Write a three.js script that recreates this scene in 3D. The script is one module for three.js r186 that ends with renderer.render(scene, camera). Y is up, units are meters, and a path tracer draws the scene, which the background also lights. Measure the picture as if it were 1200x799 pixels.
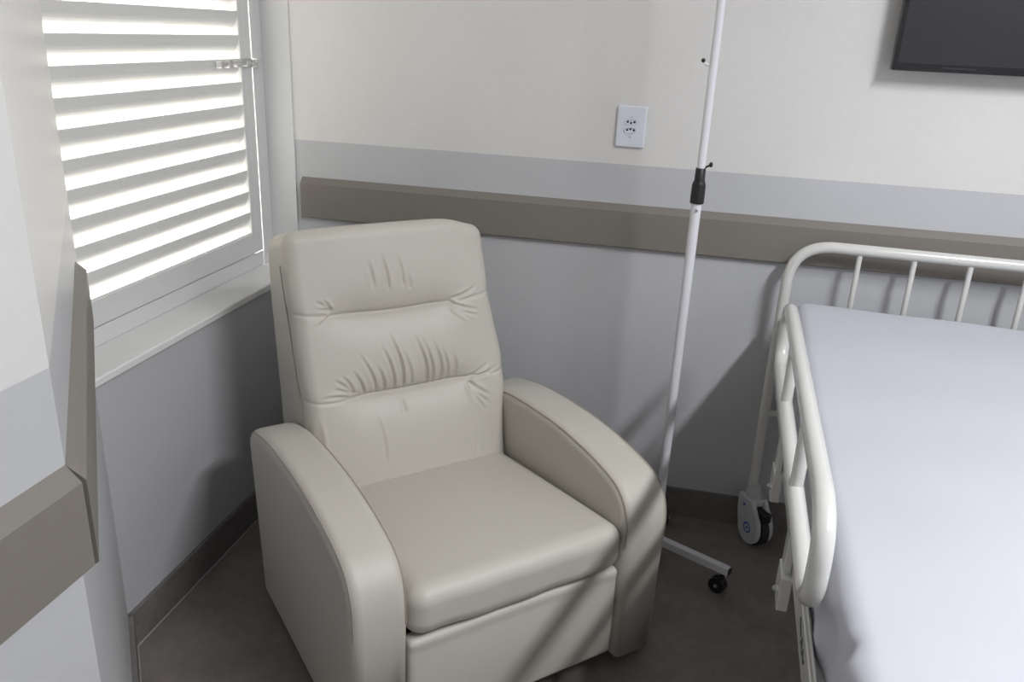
import * as THREE from 'three';
import { mergeGeometries, mergeVertices } from 'three/addons/utils/BufferGeometryUtils.js';
import { RoundedBoxGeometry } from 'three/addons/geometries/RoundedBoxGeometry.js';
import { RectAreaLightUniformsLib } from 'three/addons/lights/RectAreaLightUniformsLib.js';

// ---------------------------------------------------------------- camera, daylight, lamp, exposure
const scene = new THREE.Scene();
const camera = new THREE.PerspectiveCamera(44.77, 1200 / 799, 0.05, 60);
camera.position.set(1.2506, 1.504, 2.5);
camera.rotation.order = 'YXZ';
camera.rotation.set(THREE.MathUtils.degToRad(-20.51), THREE.MathUtils.degToRad(11.83), THREE.MathUtils.degToRad(2.69));
scene.add(camera);

const renderer = new THREE.WebGLRenderer({ antialias: true });
renderer.toneMapping = THREE.LinearToneMapping;
renderer.toneMappingExposure = 1.12;
renderer.shadowMap.enabled = true;

scene.background = new THREE.Color().setRGB(1.0, 0.97, 0.91);      // bright hazy sky outside the shutter
scene.backgroundIntensity = 11.5;

RectAreaLightUniformsLib.init();
const LAMP = { x: 2.62, y: 2.66, z: 1.97, w: 0.12, l: 1.2 };
const lampLight = new THREE.RectAreaLight(new THREE.Color().setRGB(0.955, 0.97, 1.0), 150, LAMP.w, LAMP.l);
lampLight.position.set(LAMP.x, LAMP.y - 0.004, LAMP.z);
lampLight.rotation.x = -Math.PI / 2;
lampLight.name = 'ceiling_lamp_light';
scene.add(lampLight);

// ---------------------------------------------------------------- helpers
let seed = 20240611;
const rnd = () => { seed = (seed + 0x6d2b79f5) | 0; let t = Math.imul(seed ^ (seed >>> 15), 1 | seed); t = (t + Math.imul(t ^ (t >>> 7), 61 | t)) ^ t; return ((t ^ (t >>> 14)) >>> 0) / 4294967296; };
const sstep = (a, b, x) => { const t = Math.min(1, Math.max(0, (x - a) / (b - a))); return t * t * (3 - 2 * t); };
const V3 = (x, y, z) => new THREE.Vector3(x, y, z);

function gridNoise(n, cells, s) {                                     // tiling value noise, n x n
  const keep = seed; seed = s;
  const g = Array.from({ length: cells * cells }, rnd); seed = keep;
  const out = new Float32Array(n * n);
  for (let j = 0; j < n; j++) for (let i = 0; i < n; i++) {
    const x = i / n * cells, y = j / n * cells, x0 = Math.floor(x), y0 = Math.floor(y);
    let fx = x - x0, fy = y - y0; fx = fx * fx * (3 - 2 * fx); fy = fy * fy * (3 - 2 * fy);
    const a = g[y0 % cells * cells + x0 % cells], b = g[y0 % cells * cells + (x0 + 1) % cells], c = g[(y0 + 1) % cells * cells + x0 % cells], d = g[(y0 + 1) % cells * cells + (x0 + 1) % cells];
    out[j * n + i] = (a + (b - a) * fx) * (1 - fy) + (c + (d - c) * fx) * fy;
  }
  return out;
}
function tex(n, f, srgb) {
  const data = new Uint8Array(n * n * 4);
  for (let k = 0; k < n * n; k++) {
    const v = f(k, k % n, Math.floor(k / n)), c = Array.isArray(v) ? v : [v, v, v];
    for (let i = 0; i < 3; i++) data[k * 4 + i] = Math.max(0, Math.min(255, Math.round(c[i] * 255)));
    data[k * 4 + 3] = 255;
  }
  const t = new THREE.DataTexture(data, n, n);
  t.wrapS = t.wrapT = THREE.RepeatWrapping; t.magFilter = THREE.LinearFilter; t.minFilter = THREE.LinearMipmapLinearFilter; t.generateMipmaps = true;
  if (srgb) t.colorSpace = THREE.SRGBColorSpace;
  t.needsUpdate = true;
  return t;
}
const rep = (t, metres) => { const c = t.clone(); c.repeat.set(1 / metres, 1 / metres); c.needsUpdate = true; return c; };
const n8 = gridNoise(512, 8, 11), n32 = gridNoise(512, 32, 12), n96 = gridNoise(512, 96, 13), n200 = gridNoise(512, 200, 14), n256 = gridNoise(512, 256, 15);
const paintBump = tex(512, (k) => 0.5 * n96[k] + 0.35 * n200[k] + 0.15 * n32[k]);
const leatherBump = tex(512, (k) => { const a = Math.abs(n96[k] - 0.5) * 2, b = Math.abs(n200[k] - 0.5) * 2; return Math.min(1, 0.55 * Math.sqrt(a) + 0.45 * Math.sqrt(b)); });
const weaveBump = tex(256, (k, i, j) => 0.5 + 0.25 * Math.sin(i / 256 * Math.PI * 2 * 64) * (((j >> 1) & 1) ? 1 : -1) + 0.2 * (n256[(j * 2) * 512 + i * 2] - 0.5));
const floorMap = tex(512, (k) => { const s = 0.86 + 0.10 * n8[k] + 0.08 * n32[k] + 0.10 * (n256[k] - 0.5); return [s * 1.0, s * 0.985, s * 0.97]; }, true);
const paintMap = tex(512, (k) => { const s = 0.975 + 0.02 * n8[k] + 0.008 * n96[k]; return [s, s, s]; }, true);

const M = (rgb, o = {}) => { const m = new THREE.MeshPhysicalMaterial({ roughness: 0.6, ...o }); m.color.setRGB(...rgb); return m; };
const mat = {
  wallUpper: M([0.70, 0.69, 0.675], { roughness: 0.42, map: rep(paintMap, 1.3), bumpMap: rep(paintBump, 0.45), bumpScale: 0.0002 }),
  wallDado: M([0.515, 0.52, 0.538], { roughness: 0.42, map: rep(paintMap, 1.3), bumpMap: rep(paintBump, 0.45), bumpScale: 0.0002 }),
  ceiling: M([0.78, 0.78, 0.77], { roughness: 0.8, bumpMap: rep(paintBump, 0.45), bumpScale: 0.0002 }),
  guard: M([0.20, 0.182, 0.160], { roughness: 0.5, bumpMap: rep(leatherBump, 0.12), bumpScale: 0.0003 }),
  baseboard: M([0.19, 0.182, 0.176], { roughness: 0.55, map: rep(floorMap, 0.7) }),
  bead: M([0.36, 0.35, 0.34], { roughness: 0.5 }),
  floor: M([0.215, 0.196, 0.182], { roughness: 0.5, map: rep(floorMap, 0.7), bumpMap: rep(paintBump, 0.3), bumpScale: 0.0003 }),
  windowWhite: M([0.72, 0.725, 0.72], { roughness: 0.42 }),
  slat: M([0.80, 0.80, 0.78], { roughness: 0.4 }),
  sill: M([0.80, 0.80, 0.79], { roughness: 0.35, map: rep(paintMap, 0.5) }),
  zinc: M([0.58, 0.58, 0.58], { roughness: 0.42, metalness: 0.45 }),
  steel: M([0.60, 0.60, 0.61], { roughness: 0.32, metalness: 0.9 }),
  leather: M([0.540, 0.514, 0.456], { roughness: 0.46, bumpMap: rep(leatherBump, 0.11), bumpScale: 0.00035, clearcoat: 0.12, clearcoatRoughness: 0.5 }),
  thread: M([0.36, 0.32, 0.27], { roughness: 0.8 }),
  darkFabric: M([0.03, 0.03, 0.03], { roughness: 0.9 }),
  enamel: M([0.62, 0.62, 0.595], { roughness: 0.24, clearcoat: 0.5, clearcoatRoughness: 0.12 }),
  poleWhite: M([0.72, 0.72, 0.76], { roughness: 0.3, clearcoat: 0.3 }),
  blackPlastic: M([0.012, 0.012, 0.013], { roughness: 0.45 }),
  rubber: M([0.016, 0.016, 0.017], { roughness: 0.7 }),
  casterShell: M([0.52, 0.53, 0.55], { roughness: 0.4 }),
  blue: M([0.03, 0.10, 0.36], { roughness: 0.45 }),
  sheet: M([0.50, 0.505, 0.555], { roughness: 0.9, bumpMap: rep(weaveBump, 0.05), bumpScale: 0.0002, sheen: 0.2, sheenRoughness: 0.6 }),
  mattress: M([0.10, 0.16, 0.35], { roughness: 0.7 }),
  outlet: M([0.70, 0.72, 0.80], { roughness: 0.3 }),
  outletHole: M([0.01, 0.01, 0.012], { roughness: 0.8 }),
  tvBody: M([0.012, 0.012, 0.014], { roughness: 0.22 }),
  tvScreen: M([0.024, 0.024, 0.03], { roughness: 0.3 }),
  lampGlow: new THREE.MeshStandardMaterial({ color: 0xffffff, emissive: 0xfbfbff, emissiveIntensity: 3 }),
  concrete: M([0.42, 0.41, 0.39], { roughness: 0.9 }),
};

function metricUV(g) {                                                // uv in metres, projected along each triangle's main axis
  const h = g.index ? g.toNonIndexed() : g, p = h.attributes.position, uv = new Float32Array(p.count * 2);
  const a = V3(), b = V3(), c = V3(), n = V3();
  for (let i = 0; i < p.count; i += 3) {
    a.fromBufferAttribute(p, i); b.fromBufferAttribute(p, i + 1); c.fromBufferAttribute(p, i + 2);
    n.copy(b).sub(a).cross(c.clone().sub(a));
    const x = Math.abs(n.x), y = Math.abs(n.y), z = Math.abs(n.z);
    for (let k = 0; k < 3; k++) {
      const q = [a, b, c][k], o = (i + k) * 2;
      if (x >= y && x >= z) { uv[o] = q.z; uv[o + 1] = q.y; } else if (y >= z) { uv[o] = q.x; uv[o + 1] = q.z; } else { uv[o] = q.x; uv[o + 1] = q.y; }
    }
  }
  h.setAttribute('uv', new THREE.BufferAttribute(uv, 2));
  return h;
}
function mesh(name, geos, material, parent = scene) {
  let list = (Array.isArray(geos) ? geos : [geos]).map((g) => { const h = g.index ? g.toNonIndexed() : g; for (const k of Object.keys(h.attributes)) if (!['position', 'normal', 'uv'].includes(k)) h.deleteAttribute(k); if (!h.attributes.uv) h.setAttribute('uv', new THREE.BufferAttribute(new Float32Array(h.attributes.position.count * 2), 2)); h.clearGroups(); return h; });
  const g = metricUV(list.length > 1 ? mergeGeometries(list) : list[0]);
  const m = new THREE.Mesh(g, material);
  m.name = name; m.castShadow = m.receiveShadow = true;
  parent.add(m);
  return m;
}
const taken = {};
const numbered = (n) => { const k = taken[n] = (taken[n] ?? -1) + 1; return k ? n + '_' + String(k).padStart(3, '0') : n; };
function thing(name, label, category, [x, y, z] = [0, 0, 0], turn = 0, group) {
  const o = new THREE.Group(); o.name = numbered(name); o.position.set(x, y, z); o.rotation.y = turn;
  o.userData = { label, category }; if (group) o.userData.group = group;
  scene.add(o); return o;
}
function part(name, parent, [x, y, z] = [0, 0, 0]) { const o = new THREE.Group(); o.name = name; o.position.set(x, y, z); parent.add(o); return o; }
function struct(name, geos, material, label, category) {
  const m = mesh(name, geos, material); m.userData = { kind: 'structure', label, category }; return m;
}
const box = (x0, x1, y0, y1, z0, z1) => new THREE.BoxGeometry(x1 - x0, y1 - y0, z1 - z0).translate((x0 + x1) / 2, (y0 + y1) / 2, (z0 + z1) / 2);
const rbox = (x0, x1, y0, y1, z0, z1, r = 0.003, s = 2) => new RoundedBoxGeometry(x1 - x0, y1 - y0, z1 - z0, s, Math.min(r, (x1 - x0) / 2.05, (y1 - y0) / 2.05, (z1 - z0) / 2.05)).translate((x0 + x1) / 2, (y0 + y1) / 2, (z0 + z1) / 2);
const cyl = (r, y0, y1, x = 0, z = 0, r2 = r, seg = 24) => new THREE.CylinderGeometry(r2, r, y1 - y0, seg).translate(x, (y0 + y1) / 2, z);
function rod(a, b, r, seg = 16) {                                     // a round bar between two points
  const d = V3(...b).sub(V3(...a)), g = new THREE.CylinderGeometry(r, r, d.length(), seg);
  g.applyQuaternion(new THREE.Quaternion().setFromUnitVectors(V3(0, 1, 0), d.clone().normalize()));
  return g.translate((a[0] + b[0]) / 2, (a[1] + b[1]) / 2, (a[2] + b[2]) / 2);
}
function sweep(points, r, closed = false, steps = 120, seg = 16) {    // a bent tube through points [x, y, z] whose corners carry a radius as fourth number
  const path = new THREE.CurvePath(), P = points.map((p) => V3(p[0], p[1], p[2])), n = P.length;
  const cut = (i, j) => { const d = P[j].clone().sub(P[i]), q = Math.min(points[i][3] || 0, d.length() * 0.499); return P[i].clone().add(d.setLength(q)); };
  let at = closed ? cut(0, 1) : P[0];
  const start = at.clone();
  for (let i = 1; i <= (closed ? n : n - 1); i++) {
    const k = i % n, last = !closed && i === n - 1;
    if (last || !points[k][3]) { path.add(new THREE.LineCurve3(at, P[k])); at = P[k]; continue; }
    const e = cut(k, k - 1 < 0 ? n - 1 : k - 1), f = cut(k, (k + 1) % n);
    if (e.distanceTo(at) > 1e-5) path.add(new THREE.LineCurve3(at, e));
    path.add(new THREE.QuadraticBezierCurve3(e, P[k].clone().lerp(e.clone().add(f).multiplyScalar(0.5), -0.06), f)); at = f;
  }
  if (closed && at.distanceTo(start) > 1e-5) path.add(new THREE.LineCurve3(at, start));
  return new THREE.TubeGeometry(path, steps, r, seg, closed);
}
function softBox(w, h, d, r, nx, ny, nz, shape) {                     // a finely gridded box with rounded edges, then reshaped vertex by vertex
  let g = new THREE.BoxGeometry(w, h, d, nx, ny, nz); g.deleteAttribute('uv'); g.deleteAttribute('normal');
  g = mergeVertices(g, 1e-6);
  const p = g.attributes.position, q = V3(), c = V3();
  for (let i = 0; i < p.count; i++) {
    q.fromBufferAttribute(p, i);
    c.set(THREE.MathUtils.clamp(q.x, -w / 2 + r, w / 2 - r), THREE.MathUtils.clamp(q.y, -h / 2 + r, h / 2 - r), THREE.MathUtils.clamp(q.z, -d / 2 + r, d / 2 - r));
    q.sub(c); if (q.lengthSq() > 0) q.setLength(r); q.add(c);
    shape?.(q); p.setXYZ(i, q.x, q.y, q.z);
  }
  g.computeVertexNormals();
  return g;
}
function prism(poly, y0, y1) {                                        // upright solid over a polygon of [x, z]
  const s = new THREE.Shape(poly.map(([x, z]) => new THREE.Vector2(x, -z)));
  return new THREE.ExtrudeGeometry(s, { depth: y1 - y0, bevelEnabled: false }).rotateX(-Math.PI / 2).translate(0, y0, 0);
}

// ---------------------------------------------------------------- the room shell
const DADO = 1.148, TOP = 2.7, RX = 3.7, FZ = 4.3, PX = 0.606, PZ = 1.812, CZ = 1.045;   // pier face, its corner, where the slanted face meets the window wall
struct('floor', box(-0.3, RX + 0.15, -0.1, 0, -0.15, FZ + 0.15), mat.floor, 'dark grey vinyl floor', 'floor');
struct('ceiling', box(-0.3, RX + 0.15, TOP, TOP + 0.1, -0.15, FZ + 0.15), mat.ceiling, 'white ceiling', 'ceiling');
function wall(name, low, high, label) { const w = struct(name, low, mat.wallDado, label, 'wall'); mesh('upper_paint', high, mat.wallUpper, w).userData.label = 'off-white upper paint'; return w; }
wall('wall_back', box(-0.3, RX + 0.15, 0, DADO, -0.15, 0), box(-0.3, RX + 0.15, DADO, TOP, -0.15, 0), 'back wall painted off-white above a pale grey dado');
wall('wall_right', box(RX, RX + 0.15, 0, DADO, 0, FZ), box(RX, RX + 0.15, DADO, TOP, 0, FZ), 'side wall across the room from the window');
wall('wall_front', box(-0.3, RX + 0.15, 0, DADO, FZ, FZ + 0.15), box(-0.3, RX + 0.15, DADO, TOP, FZ, FZ + 0.15), 'wall facing the hospital bed head wall');
const WZ1 = 1.25, WY0 = 0.72, WY1 = 2.2, WT = 0.2;                     // window opening in the left wall: z 0..WZ1
wall('wall_left', [box(-WT, 0, 0, WY0, 0, FZ), box(-WT, 0, WY0, DADO, WZ1, FZ)], [box(-WT, 0, DADO, WY1, WZ1, FZ), box(-WT, 0, WY1, TOP, 0, FZ)], 'grey painted wall below the shuttered window');
const pier = [[0, CZ], [PX, PZ], [PX, FZ], [0, FZ]];
wall('wall_pier', prism(pier, 0, DADO), prism(pier, DADO, TOP), 'projecting wall with a slanted face beside the window');

// baseboards, 10 cm, with a light bead where they meet the floor
const BB = 0.012, dx = PX, dz = PZ - CZ, dl = Math.hypot(dx, dz), nx_ = dz / dl, nz_ = -dx / dl;   // normal of the slanted face
const bbGeo = { back: box(0, RX, 0, 0.1, 0, BB), left: box(0, BB, 0, 0.1, BB, CZ + 0.005), slant: prism([[0, CZ], [PX, PZ], [PX + BB, PZ - 0.004], [BB, CZ - 0.004]], 0, 0.1), pier: box(PX, PX + BB, 0, 0.1, PZ - 0.004, FZ) };
const bb1 = struct('baseboard_back', bbGeo.back, mat.baseboard, 'dark grey baseboard along the back wall', 'baseboard');
const bb2 = struct('baseboard_left', bbGeo.left, mat.baseboard, 'dark grey baseboard under the window', 'baseboard');
const bb3 = struct('baseboard_pier', [bbGeo.slant, bbGeo.pier], mat.baseboard, 'dark grey baseboard round the projecting pier', 'baseboard');
mesh('sealing_bead', rod([BB, 0.001, CZ - 0.004], [BB, 0.001, BB], 0.0022, 8), mat.bead, bb2).userData.label = 'pale sealing line at the floor';
mesh('sealing_bead', rod([BB, 0.001, CZ - 0.004], [PX + BB, 0.001, PZ - 0.004], 0.0022, 8), mat.bead, bb3).userData.label = 'pale sealing line at the floor';

// wall guard boards
const GT = 0.019, G0 = 0.9, G1 = 1.031, GF = 1.0135;
{
  const prof = new THREE.Shape([[0, G0], [GT - 0.003, G0], [GT, G0 + 0.003], [GT, GF - 0.002], [GT - 0.002, GF], [0, G1]].map(([x, y]) => new THREE.Vector2(x, y)));
  const run = (len) => new THREE.ExtrudeGeometry(prof, { depth: len, bevelEnabled: false });   // x = proud of the wall, y up, z along
  const back = run(RX - 0.004).rotateY(-Math.PI / 2).translate(RX, 0, 0);                       // x -> +z, z -> -x
  const w1 = mesh('wall_guard_board', back, mat.guard); w1.userData = { label: 'long taupe wall guard board along the back wall', category: 'wall guard' };
  const w2 = thing('wall_guard_board', 'taupe wall guard board bent round the corner of the pier beside the window', 'wall guard');
  mesh('board', run(FZ - PZ - 0.0).translate(PX, 0, PZ), mat.guard, w2);
  const a = Math.atan2(-dx, -dz), len = dl - 0.085;                                             // from the pier corner down the slanted face
  const sl = run(len); const p = sl.attributes.position;
  for (let i = 0; i < p.count; i++) {                                                           // mitre the near end to the pier board
    const x = p.getX(i), y = p.getY(i), z = p.getZ(i), s = z < 0.001 ? -x * Math.tan(0.5 * (Math.PI / 2 - Math.atan2(dz, dx))) : z;
    p.setXYZ(i, PX - dx / dl * s + nx_ * x, y, PZ - dz / dl * s + nz_ * x);
  }
  sl.computeVertexNormals();
  mesh('board', sl, mat.guard, w2);
}

// ---------------------------------------------------------------- the window: deep recess, shutter leaf with slats
{
  const win = new THREE.Group(); win.name = 'window_1'; scene.add(win);
  win.userData = { kind: 'structure', label: 'white louvred shutter window set deep in the wall', category: 'window' };
  const X0 = -0.11;                                                    // room side of the shutter
  mesh('window_sill', [new RoundedBoxGeometry(0.135, 0.022, WZ1 - 0.01, 3, 0.005).translate(-0.0555, 0.731, WZ1 / 2)], mat.sill, win);
  mesh('jamb_lining', box(-WT + 0.01, -0.018, 0.742, WY1, 0.0005, 0.004), mat.windowWhite, win);
  mesh('window_frame', [rbox(-0.119, X0 - 0.001, 0.742, WY1, 0.004, 0.066), rbox(-0.165, X0 - 0.004, 0.742, 0.789, 0.068, WZ1 - 0.03), rbox(-0.165, X0 - 0.004, WY1 - 0.05, WY1, 0.068, WZ1 - 0.03), rbox(-0.165, X0 - 0.004, 0.742, WY1, WZ1 - 0.03, WZ1)], mat.windowWhite, win);
  const L0 = 0.0735, L1 = WZ1 - 0.034;                                   // leaf
  const leaf = mesh('shutter_frame', [rbox(-0.118, X0, 0.7925, WY1 - 0.054, L0, 0.112), rbox(-0.175, X0, 0.7925, WY1 - 0.054, 0.110, 0.137), rbox(-0.155, X0, 0.7925, WY1 - 0.054, L1 - 0.06, L1), rbox(-0.121, X0, 0.7925, 0.8585, 0.137, L1 - 0.06), rbox(-0.175, X0, WY1 - 0.11, WY1 - 0.054, 0.137, L1 - 0.06)], mat.windowWhite, win);
  const pitch = 0.0662, n = 19;
  const s = new THREE.Shape();                                         // slat profile: room-side top edge to outside bottom edge, slightly curved
  const W = 0.060, H = 0.088, T = 0.0028;
  s.moveTo(0, 0); s.lineTo(-0.002, -0.018); s.bezierCurveTo(-0.006, -0.040, -0.020, -0.056, -W, -H); s.lineTo(-W - 0.002, -H + T); s.bezierCurveTo(-0.023, -0.054, -0.009, -0.038, -0.005, -0.018); s.lineTo(-0.003, 0.0012); s.lineTo(0, 0);
  const slat = metricUV(new THREE.ExtrudeGeometry(s, { depth: L1 - 0.06 - 0.137, bevelEnabled: false, curveSegments: 8 }));
  for (let k = 0; k < n; k++) {
    const y = 0.8605 + pitch * k; if (y > WY1 - 0.05) break;
    const m = new THREE.Mesh(slat, mat.slat); m.name = 'slat'; m.castShadow = m.receiveShadow = true; m.position.set(X0 - 0.004, y - 0.0, 0.137); leaf.add(m);
  }
  // sliding bolt across the stile
  const latch = part('bolt_latch', win, [X0, 1.378, 0]);
  mesh('back_plate', rbox(0, 0.003, -0.013, 0.013, 0.0755, 0.132, 0.001), mat.zinc, latch);
  mesh('bolt', [rod([0.010, 0, 0.055], [0.010, 0, 0.27], 0.005, 12), rod([0.010, 0, 0.20], [0.026, -0.004, 0.20], 0.004, 10)], mat.zinc, latch);
  for (const z of [0.080, 0.115, 0.165, 0.215, 0.258]) mesh('bracket', rbox(0, 0.019, -0.010, 0.010, z, z + 0.017, 0.003), mat.zinc, latch);
  mesh('keeper', rbox(-0.004, 0.020, -0.013, 0.013, 0.045, 0.066, 0.003), mat.zinc, latch);
}
// ground outside
{ const g = mesh('outside_ground', box(-14, -0.5, -0.3, -0.15, -8, 10), mat.concrete); g.userData = { kind: 'structure', label: 'pale paving outside the window', category: 'ground' }; }

// ---------------------------------------------------------------- ceiling lamp
{
  const t = thing('ceiling_lamp', 'long white surface-mounted ceiling lamp', 'lamp', [LAMP.x, 0, LAMP.z]);
  mesh('housing', rbox(-0.075, 0.075, LAMP.y + 0.008, TOP, -0.62, 0.62, 0.006), mat.windowWhite, t);
  mesh('diffuser', rbox(-LAMP.w / 2, LAMP.w / 2, LAMP.y, LAMP.y + 0.012, -LAMP.l / 2, LAMP.l / 2, 0.003), mat.lampGlow, t);
}

// ---------------------------------------------------------------- recliner armchair
{
  const chair = thing('recliner_armchair', 'cream leatherette recliner armchair with tufted back, set diagonally in the corner', 'armchair', [0.986, 0, 0.99], THREE.MathUtils.degToRad(44));
  const IN = 0.279, BV = 0.026;
  // arms
  const prof = new THREE.Shape();
  prof.moveTo(0.004, 0.03); prof.lineTo(0.010, 0.36); prof.bezierCurveTo(0.012, 0.445, -0.002, 0.486, -0.055, 0.514);
  prof.bezierCurveTo(-0.12, 0.540, -0.25, 0.557, -0.34, 0.557); prof.bezierCurveTo(-0.47, 0.557, -0.56, 0.550, -0.63, 0.532);
  prof.bezierCurveTo(-0.69, 0.520, -0.735, 0.505, -0.735, 0.46); prof.lineTo(-0.675, 0.03); prof.lineTo(0.004, 0.03);
  const seamPath = (inset) => {                                         // the profile, moved inwards
    const pts = prof.getPoints(20).slice(1, -2), out = [];
    for (let i = 0; i < pts.length; i++) {
      const a = pts[Math.max(0, i - 1)], b = pts[Math.min(pts.length - 1, i + 1)], t = b.clone().sub(a).normalize();
      out.push(new THREE.Vector2(pts[i].x - t.y * inset, pts[i].y + t.x * inset));
    }
    return out;
  };
  for (const [side, OUT] of [[-1, 0.404], [1, 0.412]]) {
    const g = new THREE.ExtrudeGeometry(prof, { depth: OUT - IN - 2 * BV, bevelEnabled: true, bevelThickness: BV, bevelSize: BV, bevelOffset: -BV, bevelSegments: 6, curveSegments: 22 });
    g.deleteAttribute('normal'); g.deleteAttribute('uv');
    const gg = mergeVertices(g, 1e-5);
    gg.rotateY(-Math.PI / 2).translate(0, 0, 0);                        // width now runs along -x from +BV.. 
    gg.computeBoundingBox(); const b = gg.boundingBox;
    gg.translate(side < 0 ? -OUT - b.min.x : IN - b.min.x, 0, 0);
    // plump sides
    const p = gg.attributes.position;
    const arm = mesh('armrest', (() => { gg.computeVertexNormals(); return gg; })(), mat.leather, chair);
    void p;
    for (const e of [0, 1]) {                                           // seam along both edges of the top strip
      const x = side < 0 ? (e ? -IN - 0.006 : -OUT + 0.006) : (e ? OUT - 0.006 : IN + 0.006);
      const curve = new THREE.CatmullRomCurve3(seamPath(0.0075).map((q) => V3(x, q.y, q.x)));
      mesh('seam', new THREE.TubeGeometry(curve, 160, 0.0016, 6), mat.thread, arm);
    }
  }
  // backrest: front leans back, rear upright, three puffed panels divided by two tucked creases
  const H = 0.703, W = 0.566, D = 0.2, V0 = 0.325;
  const lines = [];                                                     // wrinkle strokes: [u0, v0, u1, v1, depth, width]
  const add = (u0, v0, u1, v1, d, w) => lines.push([u0, v0, u1, v1, d, w]);
  const CL = 0.597, CU = 0.812;                                         // crease heights
  for (const [u, len, tilt, d] of [[-0.128, 0.075, -0.030, 0.0045], [-0.095, 0.115, -0.040, 0.004], [-0.072, 0.08, -0.020, 0.0045], [-0.045, 0.13, -0.028, 0.005], [-0.02, 0.155, -0.025, 0.006], [0.004, 0.11, -0.02, 0.0035], [0.045, 0.145, -0.022, 0.0055], [0.062, 0.13, -0.018, 0.0055], [0.085, 0.12, -0.012, 0.005], [0.104, 0.10, -0.010, 0.0045], [0.125, 0.08, 0.0, 0.004]]) add(u, CL + 0.006, u + tilt, CL + len, d, 0.0042);
  for (const [a, len, d] of [[120, 0.075, 0.006], [135, 0.08, 0.006], [150, 0.07, 0.005], [172, 0.10, 0.004]]) { const r = a * Math.PI / 180; add(-0.15 + Math.cos(r) * 0.016, CL + 0.002 + Math.sin(r) * 0.016, -0.15 + Math.cos(r) * len, CL + Math.sin(r) * len, d * 0.85, 0.0045); }
  for (const [a, len, d] of [[-42, 0.085, 0.006], [-52, 0.105, 0.006], [-62, 0.11, 0.006], [-72, 0.085, 0.005], [12, 0.10, 0.004], [28, 0.08, 0.004]]) { const r = a * Math.PI / 180; add(0.155 + Math.cos(r) * 0.016, CL - 0.004 + Math.sin(r) * 0.016, 0.155 + Math.cos(r) * len, CL + Math.sin(r) * len, d * 0.85, 0.0045); }
  for (const [a, len, d] of [[128, 0.055, 0.005], [142, 0.065, 0.005], [155, 0.05, 0.0045], [205, 0.06, 0.0035]]) { const r = a * Math.PI / 180; add(-0.175 + Math.cos(r) * 0.016, CU + 0.002 + Math.sin(r) * 0.016, -0.175 + Math.cos(r) * len, CU + Math.sin(r) * len, d * 0.85, 0.0042); }
  for (const [a, len, d] of [[-20, 0.095, 0.006], [-30, 0.10, 0.0055], [-40, 0.085, 0.005], [18, 0.10, 0.005]]) { const r = a * Math.PI / 180; add(0.135 + Math.cos(r) * 0.016, CU - 0.002 + Math.sin(r) * 0.016, 0.135 + Math.cos(r) * len, CU + Math.sin(r) * len, d * 0.85, 0.0045); }
  for (const [u, v0, v1, t, d] of [[-0.07, 0.875, 0.945, -0.012, 0.003], [-0.03, 0.865, 0.955, -0.014, 0.0036], [0.012, 0.87, 0.95, -0.012, 0.003], [0.03, 0.86, 0.90, 0.0, 0.002]]) add(u, v0, u + t, v1, d, 0.005);
  for (const [u, v0, v1, t, d] of [[-0.272, 0.47, 0.55, 0.004, 0.003], [-0.262, 0.47, 0.56, 0.0, 0.0035], [-0.10, 0.43, 0.56, -0.012, 0.0022], [-0.03, 0.54, 0.585, -0.004, 0.003], [0.17, 0.39, 0.47, 0.01, 0.0015]]) add(u, v0, u + t, v1, d, 0.005);
  const stroke = (u, v) => {
    let s = 0;
    for (const [u0, v0, u1, v1, d, w] of lines) {
      const ex = u1 - u0, ey = v1 - v0, l2 = ex * ex + ey * ey, t = ((u - u0) * ex + (v - v0) * ey) / l2;
      if (t < -0.15 || t > 1.15) continue;
      const l = Math.sqrt(l2), bend = 0.05 * l * Math.sin(Math.PI * Math.min(1, Math.max(0, t)));
      const q = ((u - u0) * ey - (v - v0) * ex) / l - bend, f = q / w;
      if (Math.abs(f) > 4) continue;
      const fade = sstep(-0.12, 0.12, t) * (1 - sstep(0.45, 1.1, t));
      s += fade * d * 1.25 * (-Math.exp(-f * f) + 0.55 * Math.exp(-(f - 1.9) * (f - 1.9)) + 0.25 * Math.exp(-(f + 1.8) * (f + 1.8)));
    }
    return s;
  };
  const back = softBox(W, H, D, 0.034, 216, 264, 40, (q) => {
    const c = (q.z + D / 2) / D, fr = q.z > D / 2 - 0.045 ? 1 : 0;
    let v = V0 + q.y + H / 2, u = q.x;
    const front = -0.532 - (v - 0.36) * 0.245, rear = -0.862 + 0.015 * sstep(0.8, 1.0, v);
    let w = rear + (front - rear) * c;
    const face = sstep(0.55, 1, c);
    if (face > 0) {
      const sag = 0.012 * (1 - (u / 0.2) ** 2);
      const dl_ = v - (CL - sag * 0.35), du = v - (CU - sag * 0.9 + u * 0.0);
      const ml = 1 - sstep(0.10, 0.235, Math.abs(u)), mu = 1 - sstep(0.09, 0.245, Math.abs(u + 0.015));
      const edge = Math.max(0, 1 - (Math.abs(u) / 0.286) ** 2.4);
      const tuck = (d, m) => -(0.034 * m) * Math.exp(-((Math.abs(d) / 0.040) ** 1.2)) - 0.0035 * Math.exp(-((d / 0.0045) ** 2)) - 0.004 * m * m * Math.exp(-((d / 0.008) ** 2));
      const puff = 0.020 * edge;
      w += face * (puff + tuck(dl_, ml) + tuck(du, mu) * 0.9 + stroke(u, v));
    }
    // the sides give way slightly at the two seams; the top falls away to the rear
    const side = sstep(0.2, 0.28, Math.abs(u)) * sstep(0.6, 1, c);
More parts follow.
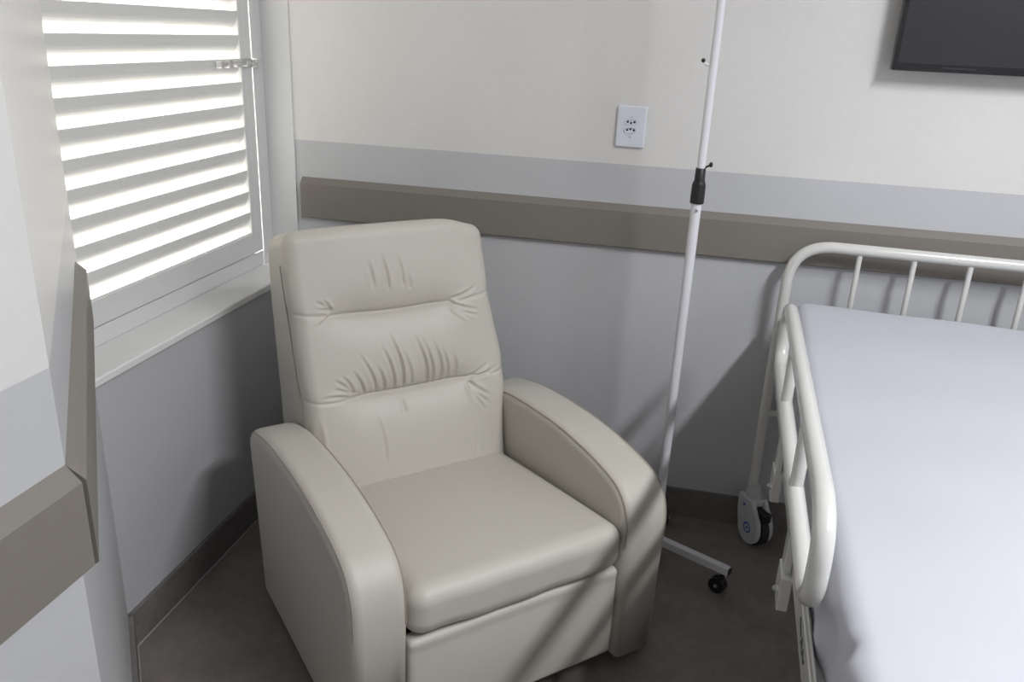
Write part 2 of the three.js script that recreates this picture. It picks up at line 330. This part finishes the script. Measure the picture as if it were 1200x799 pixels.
    u -= Math.sign(u) * side * 0.004 * (Math.exp(-(((v - CL) / 0.03) ** 2)) + Math.exp(-(((v - CU) / 0.03) ** 2)));
    v += 0.003 * (1 - (u / 0.28) ** 2) * sstep(0.9, 1.0, v) - 0.046 * (1 - c) * sstep(0.62, 1.0, v) - (u > 0 ? 0.026 : 0.004) * sstep(0.12, 0.28, Math.abs(u)) ** 1.5 * sstep(0.85, 1.0, v);
    u *= 1 + (u > 0 ? 0.075 : 0.01) * Math.exp(-(((v - 0.60) / 0.13) ** 2)) - (u > 0 ? 0.015 : 0.0) * sstep(0.8, 1.0, v);
    u -= 0.014 * sstep(0.5, 0.95, v);
    void fr;
    q.set(u, v, w);
  });
  const bk = mesh('backrest', back, mat.leather, chair);
  for (const s of [-1, 1]) {
    const pts = []; for (let v = 0.40; v <= 0.955; v += 0.03) pts.push(V3(s * 0.2835 * (1 + (s > 0 ? 0.075 : 0.01) * Math.exp(-(((v - 0.60) / 0.13) ** 2))) - 0.014 * sstep(0.5, 0.95, v), v - 0.008 * sstep(0.62, 1.0, v), -0.532 - (v - 0.36) * 0.245 - 0.048));
    mesh('seam', new THREE.TubeGeometry(new THREE.CatmullRomCurve3(pts), 80, 0.0018, 6), mat.thread, bk);
  }
  // seat cushion
  const seat = softBox(0.555, 0.13, 0.60, 0.045, 110, 30, 110, (q) => {
    const t = (q.z + 0.30) / 0.60, tp = (q.y + 0.065) / 0.13, u = q.x;
    const crown = 0.014 * (1 - (u / 0.2775) ** 2) * Math.sin(Math.PI * Math.min(1, t * 0.92 + 0.05));
    const ripple = 0.0012 * Math.sin(u * 46 + 1.0) * sstep(0.85, 1, t);
    let y = 0.245 + 0.065 * t + (q.y + 0.065) * (0.95 + 0.0 * t) + (tp > 0.5 ? crown : 0) + (tp < 0.3 ? 0.0015 * Math.sin(u * 24) * t : 0);
    const z = -0.578 + t * 0.592 + 0.006 * (1 - (u / 0.2775) ** 2) * sstep(0.8, 1, t) + ripple;
    q.set(u, y, z);
  });
  mesh('seat_cushion', seat, mat.leather, chair);
  // folded footrest under the seat
  const foot = softBox(0.553, 0.255, 0.04, 0.014, 80, 60, 12, (q) => {
    const u = q.x, b = (q.y + 0.1275) / 0.255;
    q.set(u, 0.052 + (q.y + 0.1275) + 0.003 * Math.sin(u * 9 + 1.2) * b, q.z - 0.022 + (q.z > 0 ? 0.010 * Math.sin(Math.PI * b) * (1 - (u / 0.29) ** 4) : 0) + 0.003 * sstep(0.86, 0.97, b) * (q.z > 0 ? 1 : 0));
  });
  mesh('footrest', foot, mat.leather, chair);
  mesh('base_frame', [rbox(-0.278, 0.278, 0.055, 0.24, -0.80, -0.06, 0.01), rbox(-0.27, 0.27, 0.05, 0.36, -0.855, -0.80, 0.02)], mat.darkFabric, chair);
  for (const [x, z] of [[-0.34, -0.05], [0.34, -0.05], [-0.34, -0.64], [0.34, -0.64]]) mesh('foot', cyl(0.022, 0, 0.032, x, z), mat.blackPlastic, chair);
  mesh('mechanism_bar', [rod([-0.2, 0.04, -0.10], [0.2, 0.04, -0.10], 0.01, 12), rod([0.06, 0.012, -0.02], [0.06, 0.03, -0.2], 0.011, 12)], mat.steel, chair);
}

// ---------------------------------------------------------------- hospital bed
const BED = { x: 1.545, z: 0.068, turn: -0.035 };
{
  const bed = thing('hospital_bed', 'white enamelled tubular hospital bed on castors with its side rail raised', 'bed', [BED.x, 0, BED.z], BED.turn);
  const R = 0.016, WID = 0.93, LEN = 2.0, HT = 0.972;
  for (const z of [0, LEN]) {
    const end = part(z ? 'footboard' : 'headboard', bed, [0, 0, z]);
    mesh('frame_tube', sweep([[0, 0.17, 0], [0, HT, 0, 0.125], [WID, HT, 0, 0.125], [WID, 0.17, 0]], R, false, 160, 20), mat.enamel, end);
    for (let k = 0; k < 5; k++) mesh('bar', rod([0.183 + 0.1555 * k * 0.92, 0.44, 0], [0.183 + 0.1555 * k * 0.92, HT, 0], 0.0078, 14), mat.enamel, end);
    mesh('cross_tube', rod([0, 0.44, 0], [WID, 0.44, 0], 0.012, 14), mat.enamel, end);
  }
  // chassis: side channels and cross members
  for (const x of [0.0, WID - 0.028]) {
    const ch = mesh('side_channel', [rbox(x, x + 0.028, 0.598, 0.652, 0.02, LEN - 0.02, 0.003), rbox(x + 0.002, x + 0.006, 0.652, 0.670, 0.02, LEN - 0.02, 0.0015)], mat.enamel, bed);
    if (!x) {                                                           // dark printed mark on the near part of the channel
      for (const [y, z, l, a] of [[0.632, 1.268, 0.034, 0.35], [0.624, 1.296, 0.015, -0.8], [0.630, 1.306, 0.018, 0.9], [0.622, 1.318, 0.014, -0.5], [0.628, 1.330, 0.016, 0.8], [0.624, 1.342, 0.014, -0.6]]) mesh('printed_mark', new THREE.BoxGeometry(0.0012, 0.006, l).rotateX(a).translate(-0.0002, y, z), mat.blackPlastic, ch).userData.label = 'dark printed stroke';
    }
  }
  for (const z of [0.05, 0.7, 1.3, LEN - 0.05]) mesh('cross_member', rbox(0.028, WID - 0.028, 0.605, 0.645, z - 0.02, z + 0.02, 0.003), mat.enamel, bed);
  mesh('mattress_platform', rbox(0.03, WID - 0.03, 0.650, 0.664, 0.03, LEN - 0.04, 0.004), mat.enamel, bed);
  // side rails
  for (const [sx, dir] of [[-0.012, 1], [WID + 0.012, -1]]) {
    const rail = part('side_rail', bed);
    const T0 = 0.335, T1 = 1.375, YT = 0.892, YL = 0.738;
    mesh('rail_tube', sweep([[sx, YT, T0 + 0.2], [sx, YT, T0, 0.075], [sx, YL, T0, 0.075], [sx, YL, T1, 0.075], [sx, YT, T1, 0.10]], 0.0165, true, 260, 20), mat.enamel, rail);
    for (const z of [0.63, 1.02]) mesh('post', rod([sx, YL, z], [sx, YT, z], 0.0125, 16), mat.enamel, rail);
    for (const z of [0.66, 1.055]) {
      const o = sx + dir * 0.004;
      mesh('support_arm', [rbox(o - 0.007, o + 0.007, 0.56, YL, z - 0.022, z + 0.022, 0.003)], mat.enamel, rail);
      const br = mesh('bracket', rbox(o - 0.010, o + 0.010, 0.528, 0.598, z - 0.026, z + 0.040, 0.002), mat.enamel, rail);
      void br;
      mesh('bolt', [new THREE.CylinderGeometry(0.007, 0.007, 0.005, 6).rotateZ(Math.PI / 2).translate(o - dir * 0.012, 0.545, z - 0.004), new THREE.CylinderGeometry(0.0035, 0.0035, 0.007, 10).rotateZ(Math.PI / 2).translate(o - dir * 0.0135, 0.545, z - 0.004)], mat.steel, rail);
    }
  }
  // castors
  const casterAt = (x, z, turn) => {
    const c = part('caster', bed, [x, 0, z]); c.rotation.y = turn;
    mesh('stem', [cyl(0.021, 0.165, 0.195, 0, 0, 0.018), cyl(0.026, 0.148, 0.168)], mat.casterShell, c);
    const off = 0.03;                                                   // wheel axle trails behind the stem along local x
    mesh('wheel', new THREE.CylinderGeometry(0.058, 0.058, 0.026, 36).rotateX(Math.PI / 2).translate(off, 0.058, 0), mat.rubber, c);
    for (const s of [-1, 1]) {
      const sh = new THREE.Shape();
      sh.moveTo(-0.032, 0.150); sh.quadraticCurveTo(-0.036, 0.10, off - 0.048, 0.055); sh.absarc(off, 0.058, 0.049, Math.PI * 1.02, Math.PI * 2.05, false); sh.quadraticCurveTo(off + 0.046, 0.10, off + 0.018, 0.125); sh.lineTo(0.030, 0.150); sh.lineTo(-0.032, 0.150);
      const cv = mesh('shell', new THREE.ExtrudeGeometry(sh, { depth: 0.010, bevelEnabled: true, bevelSize: 0.003, bevelThickness: 0.003, bevelSegments: 3, curveSegments: 20 }).translate(0, 0, s > 0 ? 0.0175 : -0.0275), mat.casterShell, c);
      void cv;
      mesh('blue_ring', [new THREE.RingGeometry(0.0125, 0.0185, 28).rotateY(s > 0 ? 0 : Math.PI).translate(off, 0.060, s * 0.0312), new THREE.RingGeometry(0.0, 0.005, 20).rotateY(s > 0 ? 0 : Math.PI).translate(off, 0.060, s * 0.0312)], mat.blue, c).userData.label = 'blue ring emblem';
      mesh('rivet', new THREE.CylinderGeometry(0.005, 0.005, 0.002, 14).rotateX(Math.PI / 2).translate(0.0, 0.128, s * 0.0312), mat.blue, c);
    }
    mesh('crown', rbox(-0.034, 0.034, 0.128, 0.152, -0.028, 0.028, 0.008), mat.casterShell, c);
    mesh('brake_pedal', [rbox(0.028, 0.075, 0.112, 0.128, -0.014, 0.014, 0.005), rbox(0.068, 0.085, 0.100, 0.132, -0.014, 0.014, 0.005)], mat.blackPlastic, c);
  };
  casterAt(0.008, 0.008, -0.98); casterAt(WID, 0.008, -0.4); casterAt(0, LEN, 0.5); casterAt(WID, LEN, 1.0);
}
{
  const t = thing('mattress', 'mattress under a smooth white sheet on the hospital bed', 'mattress', [BED.x, 0, BED.z], BED.turn);
  mesh('core', softBox(0.84, 0.085, 1.82, 0.03, 8, 6, 12).translate(0.472, 0.665 + 0.0435, 0.985), mat.mattress, t).userData.label = 'blue vinyl mattress core';
  const W = 0.898, H = 0.122, D = 1.885;
  let g = new THREE.BoxGeometry(W, H, D, 150, 44, 300); g.deleteAttribute('uv'); g.deleteAttribute('normal');
  g = mergeVertices(g, 1e-6);
  const p = g.attributes.position, q = V3(), c = V3(), r = 0.038, ix = [...g.index.array], keep = [];
  const orig = p.array.slice();
  for (let i = 0; i < p.count; i++) {
    q.fromBufferAttribute(p, i);
    c.set(THREE.MathUtils.clamp(q.x, -W / 2 + r, W / 2 - r), Math.min(q.y, H / 2 - r), THREE.MathUtils.clamp(q.z, -D / 2 + r, D / 2 - r));
    q.sub(c); if (q.lengthSq() > 0) q.setLength(r); q.add(c);
    const y = q.y + H / 2 + 0.650, x = q.x + 0.472, z = q.z + 0.985, top = sstep(0.735, 0.765, y);
    const down = 1 - sstep(0.665, 0.755, y), left = x < 0.1 ? 1 : 0, right = x > 0.85 ? 1 : 0;
    // gentle puckers on the top, hanging folds on the sides, a pinch at the edge near the rail's end
    let ox = 0, oy = 0, oz = 0;
    oy += top * (0.0022 * Math.sin(x * 7 + z * 5) + 0.0016 * Math.sin(x * 16 - z * 9 + 1) + 0.0012 * Math.sin(z * 22 + x * 3));
    const fold = 0.006 * Math.sin(z * 21) + 0.004 * Math.sin(z * 47 + 1.3);
    ox += (right - left) * down * (0.008 + fold * 0.6);
    if (left) {
      const pz = z - 1.46, band = Math.exp(-(((y - 0.742) / 0.022) ** 2));
      ox += band * (0.008 * Math.exp(-((pz / 0.018) ** 2)) - 0.005 * Math.exp(-(((pz - 0.035) / 0.022) ** 2)));
      ox += -0.004 * Math.exp(-(((z - 1.30 - (0.755 - y) * 0.5) / 0.035) ** 2)) * (1 - sstep(0.695, 0.755, y));
      ox = Math.max(ox, -0.03);
    }
    oy += 0.050 * (1 - sstep(-0.35, 0.95, z)) / 0.81 * sstep(0.66, 0.73, y);   // the head section stands a touch higher
    p.setXYZ(i, x + ox, y + oy, z + oz);
  }
  for (let i = 0; i < ix.length; i += 3) if (!(orig[ix[i] * 3 + 1] < -H / 2 + 1e-4 && orig[ix[i + 1] * 3 + 1] < -H / 2 + 1e-4 && orig[ix[i + 2] * 3 + 1] < -H / 2 + 1e-4)) keep.push(ix[i], ix[i + 1], ix[i + 2]);   // open underneath
  g.setIndex(keep); g.computeVertexNormals();
  mesh('bed_sheet', g, mat.sheet, t).userData.label = 'smooth white bed sheet';
}

// ---------------------------------------------------------------- IV stand
{
  const t = thing('iv_stand', 'white drip stand with black height collar and wheeled legs behind the armchair', 'drip stand', [1.263, 0, 0.295]);
  mesh('lower_tube', cyl(0.0135, 0.07, 1.125), mat.poleWhite, t);
  mesh('upper_tube', cyl(0.0105, 1.10, 2.12), mat.poleWhite, t);
  const col = mesh('height_collar', new THREE.LatheGeometry([[0.0, 1.105], [0.0175, 1.105], [0.0182, 1.110], [0.0178, 1.152], [0.0155, 1.160], [0.0135, 1.164], [0.0128, 1.196], [0.0, 1.196]].map(([x, y]) => new THREE.Vector2(x, y)), 28), mat.blackPlastic, t);
  void col;
  mesh('knob', [rod([0.008, 1.196, 0], [0.022, 1.205, 0.0], 0.0025, 8), new THREE.SphereGeometry(0.0055, 14, 10).scale(0.9, 1.25, 0.9).translate(0.024, 1.206, 0)], mat.blackPlastic, t);
  mesh('hook_pin', [rod([-0.008, 1.445, 0], [-0.022, 1.45, 0.004], 0.0028, 8)], mat.poleWhite, t);
  mesh('knob', new THREE.SphereGeometry(0.0052, 14, 10).translate(-0.026, 1.457, 0.004), mat.blackPlastic, t);
  mesh('screw', new THREE.CylinderGeometry(0.004, 0.004, 0.006, 10).rotateX(Math.PI / 2).translate(0.002, 1.088, 0.0145), mat.steel, t);
  mesh('hub', [cyl(0.024, 0.055, 0.115), cyl(0.019, 0.115, 0.14)], mat.poleWhite, t);
  for (const deg of [-27, 91, 207]) {                                   // leg directions on the floor
    const a = THREE.MathUtils.degToRad(deg), L = deg === 91 ? 0.25 : 0.243, leg = part('leg', t); leg.rotation.y = a;
    mesh('arm', rbox(0.01, L, 0.068, 0.092, -0.011, 0.011, 0.002), mat.poleWhite, leg);
    mesh('end_cap', rbox(L, L + 0.003, 0.069, 0.091, -0.010, 0.010, 0.001), mat.blackPlastic, leg);
    const sw = deg === 91 ? 0.026 : 0;
    mesh('caster', [new THREE.CylinderGeometry(0.024, 0.024, 0.010, 24).rotateX(Math.PI / 2).translate(L - 0.028, 0.024, 0.008 + sw), new THREE.CylinderGeometry(0.024, 0.024, 0.010, 24).rotateX(Math.PI / 2).translate(L - 0.028, 0.024, -0.008 + sw), new THREE.CylinderGeometry(0.019, 0.019, 0.028, 24).rotateX(Math.PI / 2).translate(L - 0.028, 0.026, sw), cyl(0.007, 0.036, 0.07, L - 0.018, sw * 0.4)], mat.blackPlastic, leg);
    mesh('hub_cap', new THREE.CylinderGeometry(0.006, 0.006, 0.031, 14).rotateX(Math.PI / 2).translate(L - 0.028, 0.024, sw), mat.steel, leg);
  }
  for (let k = 0; k < 4; k++) {
    const a = k * Math.PI / 2 + 0.4, c = Math.cos(a), s = Math.sin(a);
    mesh('hook', sweep([[0, 2.10, 0], [c * 0.09, 2.10, s * 0.09, 0.02], [c * 0.10, 2.13, s * 0.10]], 0.004, false, 24, 8), mat.poleWhite, t);
  }
}

// ---------------------------------------------------------------- wall outlet
{
  const t = thing('wall_outlet', 'white double socket plate on the off-white wall', 'outlet', [1.0525, 1.2585, 0]);
  mesh('plate', rbox(-0.0425, 0.0425, -0.0595, 0.0595, 0, 0.010, 0.005, 4), mat.outlet, t);
  for (const s of [1, -1]) {
    const so = part('socket', t, [-0.001, 0.0115 * s + 0.002, 0.010]);
    const f = new THREE.Shape(); f.moveTo(-0.014, -0.008); f.lineTo(0.014, -0.008); f.lineTo(0.0195, 0); f.lineTo(0.014, 0.008); f.lineTo(-0.014, 0.008); f.lineTo(-0.0195, 0); f.lineTo(-0.014, -0.008);
    const h = new THREE.Path(); h.moveTo(-0.0125, -0.0063); h.lineTo(0.0125, -0.0063); h.lineTo(0.0168, 0); h.lineTo(0.0125, 0.0063); h.lineTo(-0.0125, 0.0063); h.lineTo(-0.0168, 0); h.lineTo(-0.0125, -0.0063); f.holes.push(h);
    mesh('rim', new THREE.ExtrudeGeometry(f, { depth: 0.003, bevelEnabled: false }), mat.outlet, so);
    for (const [x, y] of [[-0.0095, 0], [0, s * -0.0028], [0.0095, 0]]) mesh('pin_hole', new THREE.CylinderGeometry(0.0031, 0.0031, 0.0008, 14).rotateX(Math.PI / 2).translate(x, y, 0.0004), mat.outletHole, so);
  }
  for (const y of [0.0275, -0.0285]) mesh('screw', new THREE.CylinderGeometry(0.0024, 0.0024, 0.0012, 12).rotateX(Math.PI / 2).translate(0, y, 0.0104), mat.steel, t);
}

// ---------------------------------------------------------------- television
{
  const t = thing('television', 'flat black television mounted on the wall above the bed head', 'television', [2.083, 1.452, 0]);
  const W = 0.73, H = 0.43;
  mesh('body', rbox(-W / 2, W / 2, 0, H, 0.034, 0.064, 0.004, 3), mat.tvBody, t);
  mesh('rear_bulge', rbox(-0.24, 0.24, 0.06, 0.34, 0.012, 0.036, 0.01, 3), mat.tvBody, t);
  mesh('screen', rbox(-W / 2 + 0.011, W / 2 - 0.011, 0.019, H - 0.011, 0.063, 0.0648, 0.0005), mat.tvScreen, t);
  mesh('wall_bracket', [rbox(-0.1, 0.1, 0.15, 0.27, 0, 0.014, 0.002)], mat.blackPlastic, t);
  mesh('sensor_window', rbox(-0.245, -0.165, 0.0085, 0.0125, 0.0635, 0.0652, 0.0006), mat.blackPlastic, t);
}

renderer.render(scene, camera);
